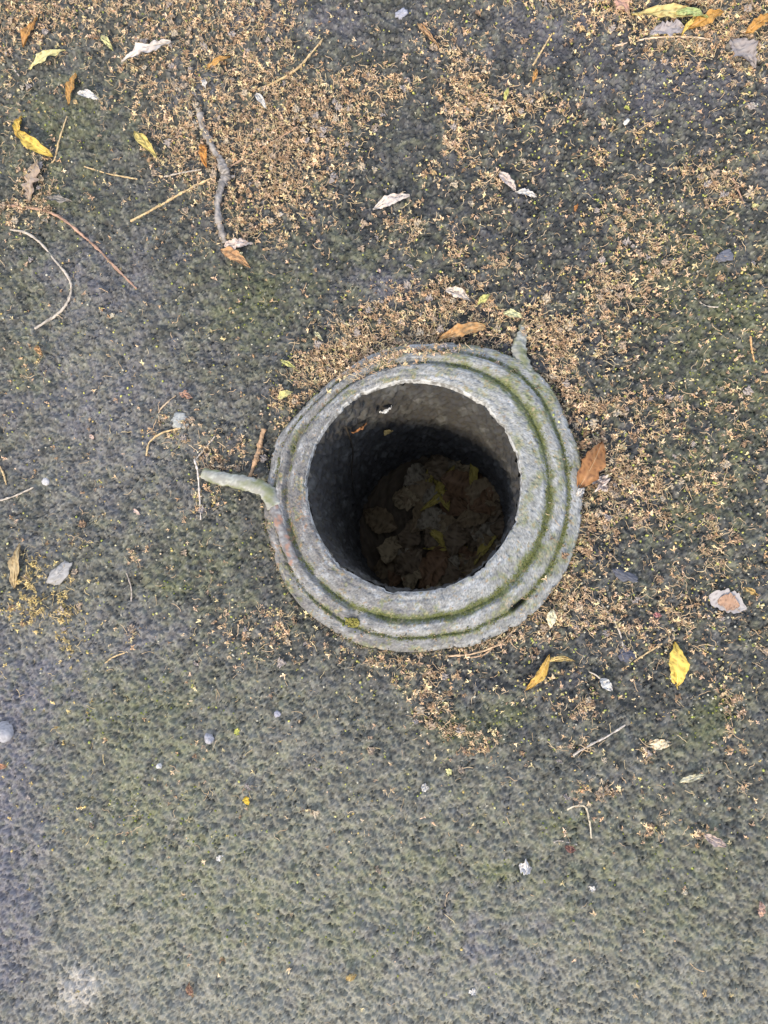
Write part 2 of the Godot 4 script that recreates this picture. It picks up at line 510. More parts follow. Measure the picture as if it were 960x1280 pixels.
func make_pipe():
	var t := thing("drain_pipe_collar", "round grey mossy pipe collar with open hole and two ears, set in asphalt", "pipe")
	var m := vmat(0.78, 0.35)
	# the grooved rim, seen from above, down over its outer edge
	var st := start()
	var ns := 62
	var nt := 760
	var pos := func(u: float, v: float) -> Vector3:
		var a := -u * TAU
		var s := v * 1.06
		if s <= 1.0: return rim_point(s, a)
		var e := rim_point(1.0, a)
		var d := Vector3(cos(a), 0, sin(a))
		var k := (s - 1.0) / 0.06
		return e + d * (0.0012 * sin(k * PI)) - Vector3(0, 0.07 * k * k, 0)
	var col := func(u: float, v: float) -> Color:
		var a := -u * TAU
		var s := minf(v * 1.06, 1.0)
		return rim_colour(s, a, rim_point(s, a))
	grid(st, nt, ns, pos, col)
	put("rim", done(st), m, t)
	# the broken inner edge: rim to wall, caught light painted in as paler colour
	st = start()
	var inset := 0.0046
	var edge_pos := func(u: float, v: float) -> Vector3:
		var a := u * TAU
		var p := rim_point(0.0, a)
		var d := Vector3(cos(a), 0, sin(a))
		var jag := n_mid.get_noise_3d(d.x * 0.09, d.z * 0.09, v * 0.02) * 0.0024 * sin(v * PI)
		var far := clampf(-sin(a - 0.25), 0.0, 1.0)
		return p - d * ((0.0016 + 0.0016 * far) * v + jag * (0.3 + far)) - Vector3(0, 0.009 * v * v, 0)
	var edge_col := func(u: float, v: float) -> Color:
		var a := u * TAU
		var p := rim_point(0.0, a)
		var n := n_mid.get_noise_3d(p.x * 1.2, v * 0.012, p.z * 1.2) + 0.6 * n_fine.get_noise_3d(p.x * 0.7, v * 0.008, p.z * 0.7)
		return Color(0.46, 0.465, 0.47).lerp(Color(0.15, 0.148, 0.14), clampf(n * 1.8 + 0.32, 0.0, 0.9))
	grid(st, 760, 7, edge_pos, edge_col)
	put("chipped_inner_edge", done(st), m, t)
	# the inside wall of the pipe
	st = start()
	var depth := 0.50
	var wall_pos := func(u: float, v: float) -> Vector3:
		var a := u * TAU
		var d := Vector3(cos(a), 0, sin(a))
		var p := edge_pos.call(u, 1.0) as Vector3
		var c := Vector3(lip_c.x, 0, lip_c.z)
		var e := c + d * (lip_r - inset - 0.001)
		var y := lerpf(p.y, -depth, v)
		var q := p.lerp(e, clampf(v * 12.0, 0.0, 1.0))
		q.y = y
		q += d * (n_mid.get_noise_3d(q.x * 1.2, y * 0.8, q.z * 1.2) * 0.0075 + n_fine.get_noise_3d(q.x * 0.7, y * 0.7, q.z * 0.7) * 0.0012)
		return q
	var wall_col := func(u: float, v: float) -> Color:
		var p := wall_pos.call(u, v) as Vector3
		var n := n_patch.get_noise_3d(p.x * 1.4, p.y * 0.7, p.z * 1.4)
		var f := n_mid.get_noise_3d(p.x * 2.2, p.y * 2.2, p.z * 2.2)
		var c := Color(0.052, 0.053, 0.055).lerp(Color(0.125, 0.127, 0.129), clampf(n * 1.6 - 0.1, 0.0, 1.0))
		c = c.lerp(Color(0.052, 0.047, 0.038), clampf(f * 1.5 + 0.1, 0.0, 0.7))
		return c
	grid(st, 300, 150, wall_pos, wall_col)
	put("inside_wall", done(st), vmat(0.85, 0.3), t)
	# ears
	var earcol := func(u: float, v: float) -> Color:
		var n := n_mid.get_noise_2d(u * 0.12, v * 0.08) + n_fine.get_noise_2d(u * 0.11, v * 0.06) * 0.8
		var c := Color(0.26, 0.262, 0.24).lerp(Color(0.42, 0.425, 0.39), clampf(n * 1.6, 0.0, 0.8))
		c = c.lerp(Color(0.14, 0.155, 0.06), clampf(n_mid.get_noise_2d(u * 0.06 + 7.0, v * 0.05) * 1.6 + 0.15, 0.0, 0.75))
		return c
	st = start()
	var ear := [P(253, 591, 0.013), P(272, 597, 0.016), P(295, 602, 0.020), P(318, 607, 0.025), P(334, 615, 0.029), P(344, 634, 0.031)]
	tube(st, ear, 60, 20, func(u): return 0.0092 + 0.0026 * u + n_mid.get_noise_1d(u * 0.08) * 0.0009, earcol, 0.58, 0, 0.20)
	put("ear", done(st), m, t)
	st = start()
	var ear2 := [P(655, 406, -0.003), P(653, 417, 0.002), P(649, 432, 0.008), P(650, 448, 0.014), P(658, 468, 0.015)]
	tube(st, ear2, 50, 20, func(u): return 0.0058 + 0.007 * u + n_mid.get_noise_1d(u * 0.08 + 3.0) * 0.0009, earcol, 0.6, 0, 0.30)
	put("ear", done(st), m, t)
	# the worn brown strap that runs from the near ear along the ridge
	st = start()
	var strap := [P(335, 612, 0.030), P(343, 632, 0.0320), P(350, 657, 0.0332), P(359, 683, 0.0332), P(369, 706, 0.0325)]
	var scol := func(u: float, v: float) -> Color:
		var n := n_mid.get_noise_2d(u * 0.12, v * 0.05 + 2.0) + n_fine.get_noise_2d(u * 0.1, v * 0.04)
		var c := Color(0.145, 0.135, 0.138).lerp(Color(0.25, 0.25, 0.26), clampf(n + 0.2, 0.0, 1.0))
		var r := clampf(n_mid.get_noise_2d(u * 0.16 + 1.3, v * 0.05) * 2.4 + u * 0.35 - 0.55, 0.0, 0.7)
		return c.lerp(Color(0.30, 0.16, 0.11), r)
	tube(st, strap, 60, 20, func(u): return 0.0082 - 0.0015 * u + n_mid.get_noise_1d(u * 0.1 + 9.0) * 0.0008, scol, 0.55, 0, 0.25)
	var sp := put("strap", done(st), vmat(0.7, 0.4), t)
	sp.set_meta("label", "dark grey strap with rusty spots along the left of the collar")

func make_pipe_contents():
	var st := start()
	var c := Vector3(lip_c.x, 0, lip_c.z)
	var pos := func(u: float, v: float) -> Vector3:
		var a := -u * TAU
		var r := (lip_r + 0.004) * v
		var x := c.x + cos(a) * r
		var z := c.z + sin(a) * r
		return Vector3(x, pit_h(x, z), z)
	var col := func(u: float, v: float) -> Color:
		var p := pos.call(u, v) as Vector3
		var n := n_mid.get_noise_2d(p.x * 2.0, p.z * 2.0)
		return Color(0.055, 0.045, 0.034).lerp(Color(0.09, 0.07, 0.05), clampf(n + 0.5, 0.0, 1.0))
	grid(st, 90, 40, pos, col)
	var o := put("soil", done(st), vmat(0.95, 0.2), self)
	tag(o, "dark damp soil at the bottom of the pipe under the dead leaves", "", "", "structure")
	# dead leaves on the bottom
	var kinds := []
	for k in 6:
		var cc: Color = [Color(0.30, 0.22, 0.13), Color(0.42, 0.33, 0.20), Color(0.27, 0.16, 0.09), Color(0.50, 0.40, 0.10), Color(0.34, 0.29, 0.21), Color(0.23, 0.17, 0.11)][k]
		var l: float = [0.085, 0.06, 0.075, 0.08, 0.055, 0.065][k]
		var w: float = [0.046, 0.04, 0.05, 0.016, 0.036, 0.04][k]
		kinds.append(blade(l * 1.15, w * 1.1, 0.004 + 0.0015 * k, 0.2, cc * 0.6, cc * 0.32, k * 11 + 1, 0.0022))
	var mt := vmat(0.7, 0.3)
	var kind_words := ["brown broad dead leaf", "pale tan dead leaf", "dark red-brown dead leaf", "slim yellowish dead leaf", "short grey-tan dead leaf", "dark brown dead leaf"]
	for k in 72:
		var a := rng.randf() * TAU
		var r := lip_r * 0.9 * sqrt(rng.randf())
		if cos(a - 0.6) * r < -0.075 and k % 4 > 0: a += PI * 0.8
		var x := c.x + cos(a) * r
		var z := c.z + sin(a) * r
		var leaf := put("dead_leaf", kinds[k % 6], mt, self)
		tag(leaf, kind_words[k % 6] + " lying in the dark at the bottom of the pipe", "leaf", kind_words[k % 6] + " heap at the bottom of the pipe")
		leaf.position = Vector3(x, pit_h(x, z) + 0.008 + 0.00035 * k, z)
		leaf.rotation = Vector3(rng.randf_range(-0.5, 0.5), rng.randf() * TAU, rng.randf_range(-0.5, 0.5))
	# a few caught on the wall
	for e in [[480, 507, 0.045, -3.4, "white torn leaf scrap stuck high on the far inside wall of the pipe", Color(0.62, 0.64, 0.68), 0.022, 0.014],
			[483, 535, 0.055, -2.0, "yellowish leaf scrap on the pipe's inside wall below the white scrap", Color(0.50, 0.38, 0.16), 0.022, 0.017],
			[446, 531, 0.045, 0.3, "thin orange-brown leaf stuck on the inside wall of the pipe at upper left", Color(0.42, 0.2, 0.09), 0.030, 0.010]]:
		var leaf := put("leaf_scrap", blade(e[6], e[7], 0.002, 0.2, e[5], e[5] * 0.7, 5, 0.001), mt, self)
		tag(leaf, e[4], "leaf")
		var hit := wall_hit(e[0], e[1])
		var inward := (Vector3(c.x, hit.y, c.z) - hit).normalized()
		leaf.position = hit + inward * 0.006
		var side := inward.cross(Vector3.UP).normalized()
		var bx := (side * cos(e[3]) + Vector3.UP * sin(e[3])).normalized()
		leaf.basis = Basis(bx, inward, bx.cross(inward)).orthonormalized()
	# a thin root hanging on the wall
	st = start()
	var pts := []
	for q in [[430, 531], [436, 548], [439, 566], [437, 590], [441, 620]]:
		var h := wall_hit(q[0], q[1])
		pts.append(h + (Vector3(c.x, h.y, c.z) - h).normalized() * 0.004)
	tube(st, pts, 40, 7, func(u): return 0.0016 * (1.0 - 0.5 * u), func(_u, _v): return Color(0.05, 0.04, 0.032))
	o = put("hanging_root", done(st), mt, self)
	tag(o, "thin dark root hanging down the left inside wall of the pipe", "root")

func pit_h(x: float, z: float) -> float:
	return -0.445 + n_mid.get_noise_2d(x, z) * 0.012 + (x - lip_c.x) * 0.18 + (z - lip_c.z) * 0.05

func wall_hit(px: float, py: float) -> Vector3:
	var d := cam_basis * Vector3((px - 480.0) / FOCAL, -(py - 640.0) / FOCAL, -1.0)
	var o := Vector3(0, EYE, 0)
	var t := EYE / -d.y
	for k in 800:
		var p := o + d * t
		var e := Vector2(p.x - lip_c.x, p.z - lip_c.z).length()
		if p.y < 0.026 and e > lip_r - 0.0075: return p
		if p.y < -0.44: return p
		t += 0.001
	return o + d * t

# ------------------------------------------------------------------ leaves
# a thin closed blade along x: arch lifts its middle, fold raises both halves from the midrib
func blade(len: float, wid: float, arch: float, fold: float, c1: Color, c2: Color, sd: int, wave := 0.002, bend := 0.0, skew := 0.0, ragged := 0.0) -> ArrayMesh:
	var st := start()
	var nu := 26
	var nv := 8
	var o := sd * 1.731
	var shape := func(u: float, v: float) -> Vector3:
		var w := pow(sin(PI * pow(u, 0.85 + skew)), 0.85) * wid * 0.5
		w *= 1.0 + n_mid.get_noise_2d(u * 0.08 + o, signf(v) * 0.4 + o) * (0.3 + ragged * 0.8)
		if ragged > 0.0: w *= 1.0 + n_fine.get_noise_2d(u * 0.014 + o, signf(v) + o) * ragged * 0.9
		var x := (u - 0.5) * len
		var z := v * w + bend * len * (4.0 * (u - 0.5) * (u - 0.5))
		var y := arch * (1.0 - 4.0 * (u - 0.5) * (u - 0.5)) + absf(v) * w * fold
		y += n_mid.get_noise_2d(u * 0.06 + o, v * 0.03 + o) * wave * 2.6
		y += (u - 0.5) * v * w * 0.3 * sin(o * 5.0)
		z += sin(u * 4.5 + o) * len * 0.012
		y += sin((u * 9.0 + absf(v) * 1.2) * TAU * 0.5) * absf(v) * 0.00025
		return Vector3(x, y, z)
	var shade := func(u: float, v: float) -> Color:
		var n := n_mid.get_noise_2d(u * 0.12 + o + 3.0, v * 0.06 + o) + 0.5 * n_fine.get_noise_2d(u * 0.1 + o, v * 0.05)
		var k := clampf(n * 1.3 + absf(u - 0.5) * 1.1 - 0.18, 0.0, 1.0)
		var c := c1.lerp(c2, k)
		var vein := absf(fposmod(u * 11.0 - absf(v) * 1.6, 1.0) - 0.5)
		if vein < 0.09 and ragged < 0.3: c = c.lerp(c2, 0.35)
		var spot := n_fine.get_noise_2d(u * 0.05 + o, v * 0.02 - o)
		if spot > 0.42: c = c.lerp(Color(c2.r * 0.35, c2.g * 0.3, c2.b * 0.3), 0.7)
		if absf(v) < 0.1: c = c.lerp(Color(c1.r * 1.15 + 0.03, c1.g * 1.15 + 0.03, c1.b * 1.1 + 0.03), 0.55)
		return c
	var top := func(u: float, v: float) -> Vector3: return shape.call(u, v * 2.0 - 1.0)
	var low := func(u: float, v: float) -> Vector3:
		var q := 1.0 - v * 2.0
		return (shape.call(u, q) as Vector3) - Vector3(0, 0.0005 * (1.0 - q * q) + 0.00002, 0)
	var b := grid(st, nu, nv, top, func(u, v): return shade.call(u, v * 2.0 - 1.0))
	grid(st, nu, nv, low, func(u, v): return (shade.call(u, 1.0 - v * 2.0) as Color) * 0.9, b)
	return done(st)

var leaf_mat: StandardMaterial3D
var leaf_seed := 100

func dull(c: Color) -> Color:
	var g := c.get_luminance()
	return c.lerp(Color(g, g * 0.97, g * 0.92), 0.10) * 0.86

# from stalk end (ax, ay) to tip (bx, by); w is its width on the same plan
func leaf(called: String, label: String, ax, ay, bx, by, w, c1: Color, c2: Color, o := {}):
	c1 = dull(c1)
	c2 = dull(c2)
	if leaf_mat == null:
		leaf_mat = vmat(0.55, 0.4)
		leaf_mat.backlight_enabled = true
		leaf_mat.backlight = Color(0.12, 0.1, 0.05)
	leaf_seed += 1
	var mid := P((ax + bx) * 0.5, (ay + by) * 0.5)
	var h: float = maxf(surface_h(mid.x, mid.z), -0.01) + o.get("lift", 0.0025) + 0.004 * clampf(look(map_litter, (ax + bx) * 0.5, (ay + by) * 0.5), 0.0, 1.0)
	var a := P(ax, ay, h)
	var b := P(bx, by, h)
	var len := (b - a).length()
	var wid: float = w * out_k
	var t := thing(called, label, o.get("category", "leaf"), o.get("group", ""))
	t.position = (a + b) * 0.5
	var dir := (b - a).normalized()
	t.basis = Basis(dir, Vector3.UP, dir.cross(Vector3.UP)) * Basis(Vector3.RIGHT, o.get("roll", 0.0)) * Basis(Vector3(0, 0, 1), o.get("pitch", 0.0))
	var arch: float = o.get("arch", 0.004) * 1.25
	var bend: float = o.get("bend", 0.0)
	put("blade", blade(len, wid, arch, o.get("fold", 0.25), c1, c2, leaf_seed, o.get("wave", 0.0018), bend, o.get("skew", 0.0), o.get("ragged", 0.0)), leaf_mat, t)
	if o.get("stalk", 0.0) > 0.0:
		var sl: float = o["stalk"] * out_k
		var st := start()
		var pts := [Vector3(-len * 0.48, 0.0004, bend * len * 0.92), Vector3(-len * 0.5 - sl * 0.5, 0.001, bend * len + sl * 0.08), Vector3(-len * 0.5 - sl, -0.001, bend * len + sl * 0.3)]
		tube(st, pts, 10, 6, func(u): return 0.0011 - 0.0003 * u, func(_u, _v): return c1.lerp(Color(0.45, 0.3, 0.12), 0.4))
		put("stalk", done(st), leaf_mat, t)
	if o.get("rib", true) and len > 0.03:
		var st := start()
		var pts := []
		for k in 7:
			var u := 0.06 + 0.86 * k / 6.0
			pts.append(Vector3((u - 0.5) * len, arch * (1.0 - 4.0 * (u - 0.5) * (u - 0.5)) + 0.0003, bend * len * 4.0 * (u - 0.5) * (u - 0.5)))
		tube(st, pts, 18, 6, func(u): return 0.0007 - 0.0004 * u, func(_u, _v): return c1.lerp(Color(0.75, 0.62, 0.4), 0.3))
		put("midrib", done(st), leaf_mat, t)

func make_leaves():
	var yellow := Color(0.66, 0.47, 0.06)
	var paleyel := Color(0.62, 0.59, 0.30)
	var orange := Color(0.50, 0.25, 0.055)
	var brown := Color(0.33, 0.15, 0.05)
	var tan := Color(0.52, 0.38, 0.2)
	var white := Color(0.62, 0.60, 0.59)
	var pink := Color(0.60, 0.47, 0.42)
	var ywg := Color(0.52, 0.52, 0.14)
	# top left
	leaf("willow_leaf", "orange-brown willow leaf standing above the pale yellow leaf in the top left corner", 29, 59, 47, 23, 14, orange, brown, {"arch": 0.005})
	leaf("willow_leaf", "pale yellow-green pointed willow leaf in the top left corner", 36, 86, 82, 63, 14, paleyel, yellow.lerp(paleyel, 0.5), {"arch": 0.006, "lift": 0.004})
	leaf("willow_leaf", "bright yellow folded leaf at the left edge of the photo, below the orange one", 66, 196, 22, 164, 18, yellow, Color(0.5, 0.33, 0.06), {"arch": 0.008, "fold": 0.5, "roll": -0.3})
	leaf("leaf_lobe", "short upright yellow leaf joined above the bright yellow folded leaf", 22, 172, 28, 145, 11, yellow, orange, {"arch": 0.004, "fold": 0.5})
	leaf("willow_leaf", "narrow orange leaf between the pale yellow leaf and the small white leaf", 95, 92, 85, 131, 12, orange, Color(0.55, 0.35, 0.1), {"arch": 0.004})
	leaf("willow_leaf", "narrow yellow leaf on dark asphalt, left of the thick grey twig", 168, 164, 196, 198, 13, yellow.lerp(paleyel, 0.35), Color(0.45, 0.36, 0.08), {"arch": 0.006, "lift": 0.004})
	leaf("dry_leaf", "long whitish dry leaf with a ragged end on the litter near the top edge", 214, 52, 152, 78, 18, Color(0.66, 0.58, 0.54), white, {"ragged": 0.5, "arch": 0.006, "lift": 0.004})
	leaf("dry_leaf", "small white leaf right of the narrow orange leaf at top left", 97, 117, 123, 123, 12, white, Color(0.6, 0.58, 0.6), {"lift": 0.004})
	leaf("willow_leaf", "small orange leaf on the litter above the thick grey twig", 259, 86, 288, 71, 10, orange, Color(0.62, 0.38, 0.1), {})
	leaf("willow_leaf", "small pale yellow leaf just left of the long whitish leaf", 127, 45, 142, 64, 9, paleyel, ywg, {})
	leaf("willow_leaf", "small bright orange leaf tucked against the left of the thick grey twig", 253, 180, 259, 211, 11, Color(0.6, 0.27, 0.04), Color(0.33, 0.1, 0.03), {"fold": 0.7, "lift": 0.005})
	leaf("dry_leaf", "small white leaf scrap right of the top of the thick grey twig", 320, 117, 333, 136, 9, white, white, {"lift": 0.005})
	leaf("flower_scrap", "tiny white scrap above the top of the thick grey twig", 256, 100, 257, 112, 9, white, white, {"rib": false, "ragged": 0.4, "category": "petal"})
	leaf("willow_leaf", "orange-brown leaf lying at the foot of the thick grey twig", 276, 312, 313, 334, 15, Color(0.48, 0.24, 0.1), Color(0.6, 0.4, 0.2), {"arch": 0.005})
	leaf("dry_leaf", "pinkish pale leaf scrap on the orange-brown leaf at the foot of the grey twig", 280, 309, 316, 304, 13, pink, white, {"ragged": 0.5, "lift": 0.006})
	leaf("dry_leaf", "flat grey dry leaf on the left, above the long reddish stem", 55, 248, 90, 252, 9, Color(0.24, 0.22, 0.21), Color(0.3, 0.28, 0.26), {"ragged": 0.4})
	leaf("dry_leaf", "pinkish brown leaf scrap below the bright yellow folded leaf", 36, 252, 48, 200, 17, Color(0.42, 0.32, 0.26), tan, {"ragged": 0.7, "rib": false})
	# top middle
	leaf("dry_leaf", "whitish-pink oval dry leaf on bare asphalt above the middle of the collar", 466, 262, 512, 244, 14, Color(0.62, 0.53, 0.49), white, {"arch": 0.005, "lift": 0.004})
	leaf("willow_leaf", "thin brown leaf at the top middle among small litter", 521, 30, 549, 60, 8, Color(0.42, 0.22, 0.1), tan, {})
	leaf("dry_leaf", "pinkish curled leaf scrap left of the white one, right of top middle", 624, 216, 645, 240, 13, pink, white, {"fold": 0.5})
	leaf("dry_leaf", "small bright white leaf beside the pinkish curled scrap", 644, 240, 671, 246, 9, white, white, {"lift": 0.005})
	leaf("willow_leaf", "green-yellow sliver standing in litter at the right of top middle", 631, 128, 635, 110, 6, ywg, paleyel, {})
	leaf("willow_leaf", "small orange leaf below the thin straw right of top middle", 666, 105, 671, 86, 6, orange, tan, {})
	# top right corner
	leaf("willow_leaf", "long leaf half yellow half green in the top right corner", 875, 21, 790, 17, 17, Color(0.60, 0.52, 0.2), Color(0.52, 0.30, 0.07), {"arch": 0.006, "lift": 0.007})
	leaf("willow_leaf", "short green leaf end over the long yellow leaf in the top right corner", 845, 16, 886, 22, 11, Color(0.34, 0.44, 0.16), Color(0.5, 0.5, 0.2), {"lift": 0.013})
	leaf("leaf_stalk_piece", "bent yellow leaf stalk pointing down from the long leaf, top right corner", 869, 22, 852, 44, 7, Color(0.7, 0.55, 0.15), yellow, {"fold": 0.6, "rib": false, "lift": 0.012})
	leaf("willow_leaf", "orange leaf right of the bent yellow stalk in the top right corner", 860, 36, 905, 15, 17, Color(0.55, 0.29, 0.05), orange, {"lift": 0.007})
	leaf("willow_leaf", "orange leaf cut by the right edge at the top right corner", 932, 42, 966, 18, 15, Color(0.55, 0.28, 0.05), orange, {"lift": 0.005})
	leaf("dry_leaf", "flat pale grey-mauve dead leaf under the long stem, top right corner", 812, 42, 858, 36, 24, Color(0.40, 0.36, 0.37), Color(0.33, 0.29, 0.30), {"ragged": 0.5, "rib": false, "lift": 0.002})
	leaf("dry_leaf", "broad pale mauve dead leaf below the orange leaf at the right edge, top right", 912, 50, 945, 84, 30, Color(0.33, 0.29, 0.29), Color(0.27, 0.23, 0.22), {"ragged": 0.5, "rib": false, "lift": 0.003})
	leaf("dry_leaf", "reddish dead leaf at the top edge left of the long yellow leaf", 768, -6, 786, 20, 16, Color(0.48, 0.27, 0.22), tan, {"ragged": 0.4, "rib": false})
	# on and around the collar
	leaf("willow_leaf", "orange-brown leaf lying in the litter at the back of the collar", 607, 409, 548, 426, 19, Color(0.52, 0.26, 0.08), Color(0.62, 0.42, 0.2), {"arch": 0.007, "lift": 0.012, "roll": 0.25})
	leaf("dry_leaf", "pale curled leaf above the orange-brown leaf behind the collar", 556, 364, 588, 376, 13, Color(0.68, 0.56, 0.46), white, {"arch": 0.008, "fold": 0.5, "lift": 0.007})
	leaf("willow_leaf", "tiny green-yellow leaf right of the pale curled leaf behind the collar", 597, 381, 613, 368, 8, ywg, paleyel, {"lift": 0.006})
	leaf("willow_leaf", "pale yellow-green leaf piece at the tip of the collar's far ear", 629, 391, 653, 397, 10, Color(0.62, 0.62, 0.36), paleyel, {"lift": 0.008})
	leaf("dead_leaf", "large brown leaf leaning on the right edge of the collar", 722, 612, 752, 552, 27, Color(0.36, 0.165, 0.055), Color(0.25, 0.10, 0.035), {"arch": 0.010, "fold": 0.45, "lift": 0.014, "roll": 0.2})
	leaf("dry_leaf", "crumpled pink-white leaf scrap right of the large brown leaf", 744, 598, 760, 614, 18, Color(0.66, 0.54, 0.50), white, {"ragged": 0.8, "wave": 0.004, "rib": false, "lift": 0.006})
	leaf("flower_scrap", "small white scrap under the large brown leaf at the collar's right edge", 720, 620, 731, 610, 8, white, white, {"rib": false, "lift": 0.004, "category": "petal"})
	leaf("willow_leaf", "green-yellow sliver left of the litter on the back of the collar", 350, 450, 373, 464, 6, ywg, paleyel, {})
	leaf("willow_leaf", "small pale sliver above the litter at the back left of the collar", 392, 415, 404, 426, 5, paleyel, white, {"lift": 0.006})
	leaf("willow_leaf", "small yellow leaf on the back left edge of the collar", 347, 498, 366, 490, 10, Color(0.66, 0.6, 0.22), paleyel, {"lift": 0.006})
	# right and lower right
	leaf("petal", "cream drop-shaped petal below the right of the collar", 687, 786, 691, 761, 12, Color(0.78, 0.70, 0.44), Color(0.8, 0.78, 0.66), {"skew": 0.4, "rib": false, "lift": 0.004, "category": "petal"})
	leaf("willow_leaf", "curved orange-yellow leaf below the cream petal", 690, 820, 659, 866, 11, Color(0.68, 0.44, 0.08), Color(0.55, 0.3, 0.05), {"fold": 0.5, "bend": 0.06, "lift": 0.004})
	leaf("willow_leaf", "thin curled yellow leaf tip joined to the curved orange-yellow leaf", 683, 824, 719, 822, 6, Color(0.72, 0.52, 0.16), tan, {"bend": 0.12, "lift": 0.006})
	leaf("willow_leaf", "clear yellow pointed leaf on dark asphalt at right", 846, 858, 844, 802, 23, Color(0.76, 0.55, 0.08), Color(0.66, 0.44, 0.06), {"arch": 0.007, "stalk": 7.0, "lift": 0.004})
	leaf("paper_scrap", "flat white leaf with a brown blotch near the right edge", 886, 744, 934, 762, 28, Color(0.46, 0.42, 0.42), Color(0.40, 0.36, 0.36), {"wave": 0.0004, "ragged": 0.08, "rib": false, "arch": 0.002, "fold": 0.05, "lift": 0.003})
	leaf("leaf_blotch", "brown crumpled leaf piece lying on the flat white leaf near the right edge", 897, 751, 925, 757, 20, Color(0.42, 0.24, 0.15), Color(0.5, 0.32, 0.22), {"wave": 0.0005, "ragged": 0.3, "rib": false, "arch": 0.002, "fold": 0.05, "lift": 0.0075})
	leaf("willow_leaf", "short thin orange leaf right of the flat white leaf", 929, 734, 947, 745, 6, Color(0.6, 0.4, 0.12), tan, {})
	leaf("petal", "cream petal with an orange upper edge on mossy asphalt at lower right", 808, 930, 841, 929, 12, Color(0.76, 0.70, 0.52), Color(0.62, 0.36, 0.14), {"rib": false, "lift": 0.004, "category": "petal"})
	leaf("dry_leaf", "small whitish curled leaf with a thin tail, left below the clear yellow leaf", 750, 848, 765, 864, 12, Color(0.62, 0.62, 0.62), white, {"stalk": 14.0, "lift": 0.004})
	leaf("willow_leaf", "thin cream twisted leaf below the cream petal at lower right", 848, 977, 881, 966, 7, Color(0.66, 0.62, 0.48), paleyel, {"bend": 0.05})
	leaf("dry_leaf", "pinkish dry leaf with a litter tuft at lower right", 880, 1043, 908, 1058, 11, Color(0.46, 0.36, 0.33), pink, {})
	leaf("flower_scrap", "small dark red petal scrap at lower right", 706, 1058, 720, 1063, 8, Color(0.24, 0.11, 0.09), Color(0.3, 0.17, 0.14), {"rib": false, "category": "petal"})
	leaf("flower_scrap", "bright pink petal scrap right below the collar among litter", 816, 768, 827, 770, 6, Color(0.6, 0.2, 0.22), pink, {"rib": false, "category": "petal"})
	leaf("dry_leaf", "small orange-pink leaf at the right edge near the bottom", 950, 1126, 951, 1147, 8, Color(0.5, 0.3, 0.22), pink, {})
	leaf("dry_leaf", "small red-brown leaf scrap near the bottom left", 236, 1228, 242, 1246, 8, Color(0.3, 0.14, 0.1), tan, {"rib": false})
	leaf("flower_scrap", "tiny golden scrap near the bottom middle", 432, 1222, 446, 1219, 8, Color(0.6, 0.42, 0.14), tan, {"rib": false, "category": "petal"})
	leaf("flower_scrap", "tiny white square scrap below the litter under the collar", 526, 983, 537, 985, 9, white, white, {"rib": false, "ragged": 0.2, "category": "petal"})
	leaf("flower_scrap", "white ragged fleck alone on the asphalt at lower right", 648, 1083, 665, 1085, 15, Color(0.62, 0.61, 0.64), white, {"rib": false, "ragged": 0.4, "category": "petal"})
	# left
	leaf("willow_leaf", "tan willow leaf at the left edge beside the yellow litter heap", 18, 736, 26, 679, 14, Color(0.52, 0.39, 0.2), Color(0.42, 0.29, 0.14), {"arch": 0.006, "lift": 0.004})
	leaf("flower_scrap", "orange scrap at the left edge below the round pebble", -2, 957, 9, 958, 8, Color(0.55, 0.25, 0.15), tan, {"rib": false, "category": "petal"})
	leaf("dry_leaf", "red-brown leaf scrap by the roots above the pale stone left of the collar", 224, 492, 241, 497, 9, Color(0.4, 0.2, 0.13), pink, {"rib": false, "ragged": 0.6})
	leaf("dry_leaf", "small orange-brown leaf at the left edge below the curved white stem", 46, 432, 54, 446, 8, Color(0.5, 0.26, 0.1), tan, {"rib": false})
	# ones too small to carry parts: loose petals
	for e in [
			[474, 338, pink, "tiny pink-tan scrap on asphalt just above the collar's litter, left of centre"],
			[542, 216, tan, "tiny tan scrap on asphalt right of the whitish oval leaf"],
			[727, 38, tan, "tiny tan scrap at top, left of the reddish dead leaf"],
			[800, 168, tan, "tiny tan scrap in the dark upper right, below the white stone fleck"],
			[350, 268, white, "tiny white scrap right of the thick grey twig's lower half"],
			[172, 640, pink, "tiny pinkish scrap left of the collar's ear on bare asphalt"],
			[96, 130, tan, "tiny tan scrap below the narrow orange leaf at top left"],
			[783, 138, ywg, "tiny green-yellow scrap just above the white stone fleck"],
			[935, 165, paleyel, "tiny yellow scrap at upper right near the right edge"],
			[812, 228, Color(0.6, 0.54, 0.42), "tiny cream scrap on asphalt in the middle of the upper right"],
			[945, 258, paleyel, "tiny yellow scrap close to the right edge below the bent reddish stem"],
			[720, 262, brown, "tiny brown scrap in the upper right, right of the small bright white leaf"],
			[140, 395, Color(0.6, 0.54, 0.42), "tiny cream scrap right of the hook-shaped stem"],
			[115, 546, pink, "tiny pink scrap left of the curled root by the pale stone"],
			[740, 1110, white, "tiny white scrap at lower right below the white ragged fleck"],
			[855, 1115, Color(0.6, 0.54, 0.42), "tiny cream scrap at lower right, above the bottom corner"],
			[560, 965, paleyel, "tiny yellow scrap below the litter under the collar"],
			[297, 915, ywg, "tiny yellow-green scrap right of the small grey pebble"],
			[309, 1001, yellow, "tiny bright yellow scrap lower left of the middle, alone on asphalt"],
			[275, 1072, white, "tiny white scrap on green asphalt at lower left"],
			[590, 1240, white, "tiny white scrap near the bottom edge right of centre"],
			[880, 1240, tan, "tiny tan scrap in the bottom right corner"],
			]:
		leaf_seed += 1
		var c: Color = e[2]
		var p := P(e[0], e[1])
